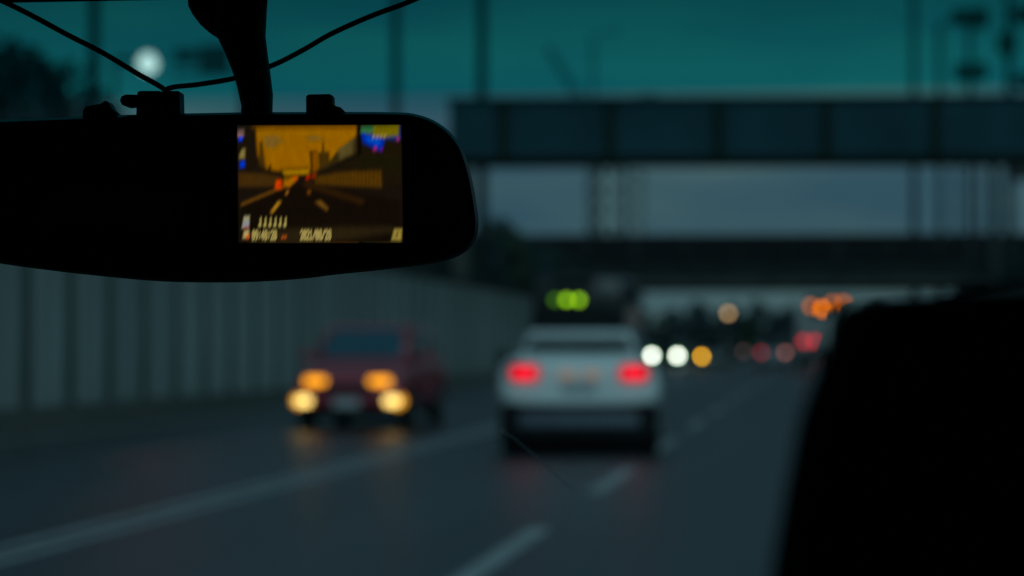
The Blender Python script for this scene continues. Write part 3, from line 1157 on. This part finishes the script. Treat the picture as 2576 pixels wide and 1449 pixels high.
M['screen_glass'] = glass_mat('windscreen_glass', (.42, .79, .90), (.030, .64, .72), z0=1.379, z1=1.394)
M['privacy'] = glass_mat('privacy_glass', (.05, .06, .06))
cabin()


# seat in front of the camera
def seat():
    root = empty('front_seat', (0, .5, 0))
    root.parent = bpy.data.objects['car_cabin']
    root.location = (-CX, .5, 0)
    Y = .5
    outline = [(2108, 786), (2135, 768), (2180, 753), (2260, 742), (2380, 732), (2576, 725), (2900, 723), (3600, 735), (3900, 780), (4060, 900),
               (4160, 1100), (4200, 1449), (4180, 2100), (3900, 2350), (3000, 2400), (2250, 2350), (1960, 2150), (1915, 1800), (1938, 1449), (1972, 1240), (2010, 1050), (2060, 915), (2092, 835)]
    b_ = bmesh.new()
    pts_ = [P(x, y, Y) for x, y in outline]
    pts_ = [Vector((q.x, 0, q.z)) for q in pts_]
    cen = sum(pts_, Vector()) / len(pts_)
    prev = None
    layers = []
    for dy, sc in ((-.052, .80), (-.045, .92), (-.025, .985), (0, 1.0), (.03, .99), (.055, .93), (.065, .8)):
        layers.append([b_.verts.new(cen + (q - cen) * sc + Vector((0, dy, 0))) for q in pts_])
    n = len(pts_)
    for a_, c_ in zip(layers, layers[1:]):
        for k_ in range(n):
            b_.faces.new((a_[k_], a_[(k_ + 1) % n], c_[(k_ + 1) % n], c_[k_]))
    b_.faces.new(layers[0][::-1]); b_.faces.new(layers[-1])
    bmesh.ops.recalc_face_normals(b_, faces=b_.faces)
    o = link_mesh('headrest', b_, M['cloth'], root, True)
    zb = min(q.z for q in pts_)
    for dx in (-.06, .06):
        q = bmesh.new()
        tube(q, [(cen.x + dx, .01, zb - .10), (cen.x + dx, .01, zb + .03)], .006, 10)
        link_mesh('headrest_post', q, M['rim'], root, True)
    q = bmesh.new()
    box(q, cen.x - .24, cen.x + .24, -.04, .10, .45, zb - .03, .045, 4)
    link_mesh('backrest', q, M['cloth'], root, True)
    q = bmesh.new()
    box(q, cen.x - .25, cen.x + .25, .0, .52, .3, .44, .04, 4)
    link_mesh('cushion', q, M['cloth'], root, True)


seat()

# ------------------------------------------------------------------ mirror with screen
MD = 1.20                           # distance of the mirror's face along the camera axis
MR = empty('rear_view_mirror')
tag(MR, 'black rear-view mirror recorder with a lit screen hanging from the windscreen', 'rear-view mirror')
K = MD / FPX
MR.location = P(600, 490, 1.1725)
MR.rotation_euler = (cam.rotation_euler[0], 0, YAW)   # hangs nearly square to the rear bench
OX, OY = 600, 490


def m2(px, py, d=0.0):
    """Mirror-local point: millimetre layout of the mirror face, d towards the windscreen."""
    return Vector(((px - OX) * K, -(py - OY) * K, -d))


def mprism(outline, layers, name, m, parent, smooth=True, cen=None, bev=0):
    b_ = bmesh.new()
    pts_ = [m2(x, y) for x, y in outline]
    cen = sum(pts_, Vector()) / len(pts_) if cen is None else m2(*cen)
    rg = []
    for d, inset in layers:
        ring = []
        n = len(pts_)
        for i in range(n):
            t_ = (pts_[(i + 1) % n] - pts_[i - 1]).normalized()
            nrm = Vector((t_.y, -t_.x, 0))
            if nrm.dot(pts_[i] - cen) < 0:
                nrm = -nrm
            ring.append(b_.verts.new(pts_[i] - nrm * inset + Vector((0, 0, -d))))
        rg.append(ring)
    n = len(pts_)
    for a_, c_ in zip(rg, rg[1:]):
        for k_ in range(n):
            b_.faces.new((a_[k_], a_[(k_ + 1) % n], c_[(k_ + 1) % n], c_[k_]))
    b_.faces.new(rg[0][::-1]); b_.faces.new(rg[-1])
    bmesh.ops.recalc_face_normals(b_, faces=b_.faces)
    o = link_mesh(name, b_, m, parent, smooth)
    if smooth:
        try:
            o.data.set_sharp_from_angle(angle=R(40))
        except Exception:
            pass
    return o


right = [(600, 280), (820, 279), (1000, 280), (1050, 286), (1090, 300), (1128, 326), (1158, 362), (1176, 405), (1190, 460), (1200, 520), (1204, 560), (1199, 595),
         (1184, 622), (1150, 645), (1100, 660), (1040, 669), (940, 681), (840, 691), (760, 701), (640, 709), (520, 711)]
left = [(400, 708), (300, 700), (150, 684), (0, 664), (-130, 640), (-250, 612), (-320, 580), (-350, 530), (-348, 470), (-325, 400), (-285, 348), (-220, 318), (-120, 305), (0, 299), (150, 293), (300, 287), (450, 283)]
out = [(p_.x, p_.y) for p_ in catmull([Vector((x, y, 0)) for x, y in right + left + [right[0]]], 3)][:-1]
house = mprism(out, [(.004, .004), (.0015, .0015), (.006, 0), (.012, .0), (.022, .006), (.028, .016), (.030, .03)], 'housing', M['housing'], MR, cen=(500, 490))
inner = [(600, 300), (1000, 300), (1040, 305), (1075, 322), (1104, 352), (1124, 400), (1140, 470), (1150, 540), (1148, 590), (1130, 625), (1090, 643), (1000, 655), (820, 675), (640, 690),
         (400, 689), (150, 668), (0, 648), (-200, 605), (-290, 560), (-320, 500), (-300, 420), (-260, 350), (-180, 322), (0, 316), (300, 305)]
inn = [(p_.x, p_.y) for p_ in catmull([Vector((x, y, 0)) for x, y in inner + [inner[0]]], 3)][:-1]
mprism(inn, [(.0025, 0), (-.0008, 0), (-.0014, .0012)], 'mirror_glass', M['bezel'], MR, cen=(500, 490))

# ---- the screen picture: colour attribute on a fine flat grid
SX0, SX1, SY0, SY1 = 596, 1012, 314, 613
GW, GH = 416, 300
yy_, xx_ = np.mgrid[0:GH, 0:GW].astype(float)
img = np.zeros((GH, GW, 3))


def srgb(r_, g_, b_):
    c = np.array([r_, g_, b_]) / 255.0
    return np.where(c <= .04045, c / 12.92, ((c + .055) / 1.055) ** 2.4)


def poly(pts_, col, soft=1.6, alpha=1.0, grad=None):
    """Fill a convex-or-not polygon with a soft edge."""
    pts_ = np.array(pts_, float)
    inside = np.zeros((GH, GW), bool)
    dist = np.full((GH, GW), 1e9)
    n = len(pts_)
    for i in range(n):
        x0, y0 = pts_[i]; x1, y1 = pts_[(i + 1) % n]
        if y0 != y1:
            c = ((y0 > yy_) != (y1 > yy_)) & (xx_ < (x1 - x0) * (yy_ - y0) / (y1 - y0) + x0)
            inside ^= c
        dx, dy = x1 - x0, y1 - y0
        t = np.clip(((xx_ - x0) * dx + (yy_ - y0) * dy) / (dx * dx + dy * dy + 1e-9), 0, 1)
        dist = np.minimum(dist, np.hypot(xx_ - x0 - t * dx, yy_ - y0 - t * dy))
    sd = np.where(inside, dist, -dist)
    a_ = np.clip(sd / (2 * soft) + .5, 0, 1)[..., None] * alpha
    img[:] = img * (1 - a_) + srgb(*col) * a_


def Q(pts_):          # from the zoomed crop of the photo (origin 720,380, 3.45x of 3264 px) to grid pixels
    return [((x / 3.45 + 720) * .7892 - SX0, (y / 3.45 + 380) * .7892 - SY0) for x, y in pts_]


rs = np.random.RandomState(4)
img[:] = srgb(20, 15, 8)
poly(Q([(120, 110), (1440, 75), (1920, 70), (1950, 1370), (150, 1370)]), (22, 15, 8), 2)
# sky
poly(Q([(330, 90), (1440, 75), (1440, 200), (1000, 560), (590, 570), (440, 560), (320, 400)]), (146, 94, 2), 3)
poly(Q([(290, 90), (1440, 75), (1440, 130), (300, 140)]), (112, 72, 6), 4, .8)
poly(Q([(340, 145), (1420, 135), (1420, 160), (340, 170)]), (158, 108, 16), 3, .6)
poly(Q([(400, 190), (560, 170), (640, 250), (520, 330), (430, 310)]), (110, 88, 40), 9, .8)
poly(Q([(870, 190), (1000, 180), (1130, 230), (900, 255)]), (112, 90, 42), 7, .75)
poly(Q([(620, 575), (900, 560), (920, 610), (640, 620)]), (165, 120, 12), 3)
# trees / wall on the left
poly(Q([(210, 110), (330, 100), (350, 400), (430, 540), (640, 620), (640, 660), (140, 660), (130, 450)]), (24, 17, 8), 4)
poly(Q([(370, 250), (400, 240), (440, 560), (360, 500)]), (60, 40, 10), 4)
poly(Q([(470, 520), (490, 490), (500, 560), (460, 560)]), (40, 28, 8), 2)
# buildings
poly(Q([(915, 350), (1000, 345), (1010, 600), (930, 640)]), (62, 38, 8), 2.5)
poly(Q([(950, 370), (995, 360), (1000, 560), (955, 580)]), (135, 78, 8), 3, .8)
poly(Q([(1010, 370), (1135, 355), (1140, 540), (1020, 590)]), (62, 42, 8), 2.5)
poly(Q([(1060, 250), (1075, 250), (1085, 370), (1050, 370)]), (70, 48, 8), 2)
poly(Q([(1140, 420), (1240, 400), (1250, 490), (1150, 530)]), (135, 92, 6), 4)
# slope at right
poly(Q([(1440, 170), (1440, 400), (1000, 640), (960, 600), (1130, 480), (1220, 360), (1420, 200)]), (50, 38, 14), 3)
poly(Q([(1230, 330), (1400, 215), (1390, 380), (1250, 450)]), (88, 76, 38), 5, .9)
poly(Q([(1440, 380), (1440, 70), (1920, 240), (1920, 720), (1450, 720), (1000, 660), (1000, 600)]), (26, 18, 6), 4)
poly(Q([(1400, 400), (1440, 370), (1450, 420), (1130, 560), (1020, 620), (1020, 580)]), (18, 12, 6), 4)
poly(Q([(590, 545), (900, 530), (900, 548), (590, 560)]), (60, 42, 8), 2)
poly(Q([(610, 620), (900, 605), (1000, 630), (640, 650)]), (30, 20, 8), 2)
# walls
poly(Q([(140, 590), (420, 605), (600, 645), (600, 735), (140, 745)]), (70, 45, 14), 4)
poly(Q([(980, 640), (1250, 590), (1700, 560), (1700, 755), (980, 720)]), (84, 54, 10), 4)
for k in range(22):
    x = 1000 + 32 * k * (1 + k * .012)
    if x < 1680:
        poly(Q([(x, 560), (x + 12, 560), (x + 12, 760), (x, 760)]), (30, 20, 6), 2, .8)
for k in range(14):
    x = 160 + 32 * k
    poly(Q([(x, 590), (x + 10, 590), (x + 10, 745), (x, 745)]), (30, 20, 6), 1.8, .75)
poly(Q([(1460, 380), (1920, 380), (1920, 580), (1460, 560)]), (24, 20, 4), 8)
# road
poly(Q([(640, 735), (980, 720), (1900, 900), (1900, 1370), (150, 1370), (150, 950)]), (16, 9, 4), 6)
poly(Q([(880, 700), (1500, 900), (1480, 930), (860, 730)]), (60, 36, 8), 9, .7)
poly(Q([(160, 930), (560, 765), (700, 735), (700, 745), (560, 785), (160, 955)]), (110, 72, 20), 2)
poly(Q([(640, 650), (790, 635), (780, 665), (700, 740), (625, 735)]), (165, 100, 14), 3)
poly(Q([(640, 655), (700, 650), (690, 680), (640, 690)]), (100, 70, 12), 2)
poly(Q([(550, 680), (605, 680), (605, 765), (535, 765)]), (225, 70, 8), 3)
poly(Q([(560, 720), (600, 720), (600, 735), (560, 735)]), (70, 20, 4), 2)
poly(Q([(735, 640), (780, 636), (772, 665), (740, 672)]), (210, 80, 20), 2)
poly(Q([(880, 630), (915, 620), (912, 660), (875, 665)]), (180, 40, 14), 2.5)
poly(Q([(940, 620), (985, 600), (975, 650), (935, 655)]), (130, 36, 10), 2.5)
poly(Q([(645, 825), (672, 788), (685, 800), (660, 832)]), (170, 110, 40), 2)
poly(Q([(480, 1025), (565, 910), (600, 912), (500, 1038)]), (175, 125, 40), 2)
poly(Q([(890, 790), (925, 790), (920, 825), (890, 822)]), (110, 62, 14), 3)
poly(Q([(975, 915), (1030, 905), (1115, 990), (1100, 1005)]), (120, 82, 30), 3)
# dash reflection at the bottom
poly(Q([(600, 1215), (1200, 1190), (1800, 1190), (1900, 1230), (1500, 1300), (1000, 1370), (250, 1350)]), (40, 31, 14), 9, .9)
poly(Q([(1440, 60), (1485, 60), (1485, 400), (1450, 400)]), (6, 4, 2), 2)
# second camera view
poly(Q([(1490, 85), (1900, 65), (1900, 210), (1860, 225), (1490, 150)]), (112, 100, 16), 2)
poly(Q([(1490, 80), (1620, 75), (1620, 160), (1480, 152)]), (30, 85, 48), 2)
poly(Q([(1500, 110), (1610, 115), (1610, 150), (1480, 150)]), (52, 110, 62), 2)
poly(Q([(1650, 90), (1890, 85), (1890, 110), (1650, 115)]), (90, 84, 14), 3)
poly(Q([(1490, 160), (1640, 190), (1740, 230), (1740, 260), (1700, 350), (1620, 320), (1510, 260)]), (8, 48, 165), 3)
poly(Q([(1540, 190), (1700, 240), (1680, 290), (1560, 250)]), (12, 80, 185), 4)
poly(Q([(1740, 205), (1900, 190), (1915, 60), (1920, 230), (1890, 240), (1740, 225)]), (10, 45, 110), 2)
poly(Q([(1620, 320), (1650, 310), (1650, 350), (1620, 350)]), (170, 40, 105), 2.5)
poly(Q([(1880, 215), (1900, 210), (1900, 240), (1880, 240)]), (200, 50, 130), 2)
poly(Q([(1700, 330), (1725, 330), (1710, 355), (1690, 350)]), (110, 20, 160), 2)
for k in range(4):
    poly(Q([(1620 + 40 * k, 175), (1640 + 40 * k, 180), (1625 + 40 * k, 215), (1610 + 40 * k, 210)]), (175, 150, 70), 1.6)
lf = rs.rand(30, 60)
lf = np.kron(lf, np.ones((10, 7)))[:GH, :GW]
for q_ in range(6):
    lf = (lf + np.roll(lf, 3, 0) + np.roll(lf, -3, 0) + np.roll(lf, 2, 1) + np.roll(lf, -2, 1)) / 5
img *= (.86 + .28 * lf)[..., None]
k5 = [np.roll(np.roll(img, a_, 0), b2, 1) for a_ in (-3, 0, 3) for b2 in (-2, 0, 2)]
img = sum(k5) / 9
# icons on the left
poly(Q([(135, 115), (200, 115), (205, 190), (130, 200)]), (95, 75, 70), 3)
poly(Q([(130, 160), (185, 160), (185, 190), (130, 195)]), (150, 110, 100), 3, .7)
poly(Q([(138, 200), (190, 200), (180, 238), (150, 240)]), (30, 70, 230), 2.5)
poly(Q([(180, 330), (210, 330), (205, 435), (150, 435), (150, 390)]), (130, 115, 60), 3.5)
poly(Q([(150, 470), (205, 465), (205, 530), (155, 535)]), (20, 60, 200), 3)
poly(Q([(190, 1070), (250, 1070), (240, 1200), (165, 1200)]), (150, 145, 110), 2.5)
poly(Q([(190, 1130), (240, 1130), (230, 1185), (180, 1185)]), (130, 140, 160), 3)
poly(Q([(200, 1180), (240, 1180), (220, 1205), (190, 1205)]), (170, 60, 60), 2)
poly(Q([(190, 1230), (240, 1225), (240, 1310), (175, 1310)]), (175, 160, 100), 3)
poly(Q([(215, 1280), (245, 1275), (240, 1310), (205, 1312)]), (220, 70, 20), 2.5)
poly(Q([(1835, 1215), (1920, 1215), (1910, 1340), (1805, 1335)]), (150, 130, 60), 3)
poly(Q([(1860, 1245), (1885, 1245), (1880, 1262), (1858, 1262)]), (50, 40, 10), 2)
poly(Q([(1850, 1280), (1875, 1280), (1870, 1300), (1848, 1300)]), (60, 46, 10), 2)
FONT = {'0': '01110100011001110101110011000101110', '1': '00100011000010000100001000010001110', '2': '01110100010000100010001000100011111',
        '3': '11111000100010000010000011000101110', '4': '00010001100101010010111110001000010', '5': '11111100001111000001000011000101110',
        '6': '00110010001000011110100011000101110', '7': '11111000010001000100010000100001000', '8': '01110100011000101110100011000101110',
        '9': '01110100011000101111000010001001100', '/': '00001000010001000100010001000010000', ':': '00000001000010000000001000010000000', ' ': '0' * 35}


def text(s, gx, gy, cw_, ch, col, al=1.0):
    for i, c in enumerate(s):
        f = FONT[c]
        for r_ in range(7):
            for q_ in range(5):
                if f[r_ * 5 + q_] == '1':
                    x0 = gx + i * cw_ * 1.18 + q_ * cw_ / 5
                    y0 = gy + r_ * ch / 7
                    for (ox, oy, aa) in ((0, 0, .9), (-1.0, 1.6, .5), (.4, -1.6, .35)):
                        a0, a1 = int(max(0, y0 + oy)), int(y0 + oy + ch / 7 + 1)
                        b0, b1 = int(max(0, x0 + ox)), int(x0 + ox + cw_ / 5 + 1)
                        img[a0:a1, b0:b1] = img[a0:a1, b0:b1] * (1 - aa * al) + srgb(*col) * aa * al


text('2021/08/28', 157, 266, 6.6, 24, (170, 152, 88))
text('09:48:28', 36, 267, 6.6, 23, (170, 152, 88))
for k in range(6):                       # six small hooked marks above the clock
    x = 350 + 55 * k
    poly(Q([(x + 14, 1085), (x + 28, 1085), (x + 26, 1185), (x + 6, 1190), (x - 6, 1165), (x + 12, 1140)]), (170, 155, 85), 1.8)
for k in range(2):
    poly(Q([(600 + 30 * k, 1290), (618 + 30 * k, 1280), (622 + 30 * k, 1315), (598 + 30 * k, 1318)]), (170, 80, 30), 2)
# softness of the shaky exposure: a short slanted smear, then lcd grain
acc = np.zeros_like(img)
offs = [(0, 0), (1, -1), (-1, 1), (1, -3), (-1, 3), (2, -4), (-2, 4), (1, -2), (-1, 2), (2, -6), (-2, 6), (0, 1), (1, 0), (-1, 0), (0, -1), (2, -5)]
for dx, dy in offs:
    acc += np.roll(np.roll(img, dx, 1), dy, 0)
img = acc / len(offs)
img *= (1 + .10 * rs.randn(GH, GW, 1))
edge = np.minimum(np.minimum(xx_, GW - 1 - xx_), np.minimum(yy_, GH - 1 - yy_))
img *= np.clip(edge / 3, 0, 1)[..., None]
lum = img.mean(-1, keepdims=True)
img = np.clip(lum + (img - lum) * 1.06 + .0006, 0, 1)
vsx = (SX0 + (SX1 - SX0) * xx_ / (GW - 1))
vsy = (SY0 + (SY1 - SY0) * yy_ / (GH - 1))
# the panel sits a hair skewed in the housing, as in the photo
vsx = vsx + (vsy - SY0) / (SY1 - SY0) * 4 + 0
vsy = vsy - (vsx - SX0) / (SX1 - SX0) * 1.0
co = np.stack([(vsx - OX) * K, -(vsy - OY) * K, np.full_like(vsx, .0017)], -1).reshape(-1, 3)
idx = np.arange(GH * GW).reshape(GH, GW)
faces = np.stack([idx[:-1, :-1], idx[1:, :-1], idx[1:, 1:], idx[:-1, 1:]], -1).reshape(-1, 4)
me = bpy.data.meshes.new('screen')
me.vertices.add(len(co)); me.vertices.foreach_set('co', co.ravel())
me.loops.add(faces.size); me.loops.foreach_set('vertex_index', faces.ravel())
me.polygons.add(len(faces)); me.polygons.foreach_set('loop_start', np.arange(0, faces.size, 4)); me.polygons.foreach_set('loop_total', np.full(len(faces), 4))
me.update()
ca = me.color_attributes.new('picture', 'FLOAT_COLOR', 'POINT')
ca.data.foreach_set('color', np.concatenate([img, np.ones((GH, GW, 1))], -1).reshape(-1).astype(np.float32))
sm = bpy.data.materials.new('lit_screen')
sm.use_nodes = True
b = sm.node_tree.nodes['Principled BSDF']
b.inputs['Base Color'].default_value = (.002, .002, .002, 1)
b.inputs['Roughness'].default_value = .3
b.inputs['Specular IOR Level'].default_value = .1
at = sm.node_tree.nodes.new('ShaderNodeAttribute')
at.attribute_name = 'picture'
sm.node_tree.links.new(at.outputs['Color'], b.inputs['Emission Color'])
b.inputs['Emission Strength'].default_value = EXPO * .92
me.materials.append(sm)
so = bpy.data.objects.new('screen', me)
C.objects.link(so)
so.parent = MR

# mounting stem with its broad foot on the windscreen
mprism([(598, 300), (600, 262), (590, 215), (578, 175), (560, 130), (538, 84), (530, 60), (535, 20), (530, -40), (665, -40), (661, 20), (658, 80), (664, 130), (671, 180), (677, 230), (676, 262), (676, 300)],
       [(.006, .003), (.008, .001), (.012, 0), (.020, 0), (.026, .002), (.028, .006)], 'stem', M['stem'], MR, cen=(625, 150))
mprism([(455, -50), (457, 0), (468, 22), (488, 48), (508, 66), (530, 80), (545, 86), (580, 60), (610, 30), (640, -50)],
       [(.016, .004), (.019, .001), (.024, 0), (.034, 0), (.040, .004)], 'mounting_foot', M['stem'], MR, cen=(560, 0))
# straps' clamps on top of the housing
mprism([(341, 300), (340, 284), (343, 230), (350, 227), (400, 227), (402, 231), (402, 300)], [(.002, .001), (.003, 0), (.02, 0), (.021, .001)], 'clamp', M['rubber'], MR, cen=(372, 262))
mprism([(408, 300), (408, 231), (411, 227), (446, 227), (449, 230), (451, 300)], [(.002, .001), (.003, 0), (.02, 0), (.021, .001)], 'clamp', M['rubber'], MR, cen=(430, 262))
mprism([(345, 236), (312, 235), (301, 240), (297, 250), (302, 261), (315, 266), (345, 264)], [(.004, .001), (.005, 0), (.017, 0), (.018, .001)], 'clamp_knob', M['rubber'], MR, cen=(325, 250))
mprism([(203, 300), (203, 276), (210, 266), (250, 258), (258, 251), (266, 253), (276, 270), (290, 284), (292, 300)], [(.004, .001), (.005, 0), (.02, 0), (.021, .001)], 'side_button', M['rubber'], MR, cen=(250, 285))
mprism([(768, 300), (768, 240), (774, 235), (828, 234), (835, 238), (836, 262), (856, 268), (872, 284), (876, 300)], [(.004, .001), (.005, 0), (.02, 0), (.021, .001)], 'clip', M['rubber'], MR, cen=(810, 275))


# ------------------------------------------------------------------ cable
def cable(label, pts_, r=.0014):
    b_ = bmesh.new()
    wp = [MR.matrix_world @ m2(x, y, d) for x, y, d in pts_]
    o0 = wp[len(wp) // 2]
    tube(b_, catmull([w_ - o0 for w_ in wp], 8), r, 8)
    o = link_mesh('cable', b_, M['rubber'], None, True)
    o.location = o0
    tag(o, label, 'cable')


bpy.context.view_layer.update()
cable('black cable running from the top left corner down to the mirror clamps', [(-120, -58, .022), (30, 12, .02), (150, 76, .02), (240, 122, .02), (330, 176, .02), (385, 207, .018), (404, 224, .014), (405, 262, .012)])
cable('black cable leaving the clamps, passing behind the stem and rising to the right', [(405, 262, .010), (406, 226, .012), (425, 212, .016), (480, 199, .03), (575, 179, .036), (670, 146, .036), (750, 110, .03), (820, 74, .024), (900, 40, .02), (960, 16, .02), (1010, -2, .02), (1100, -40, .02)])
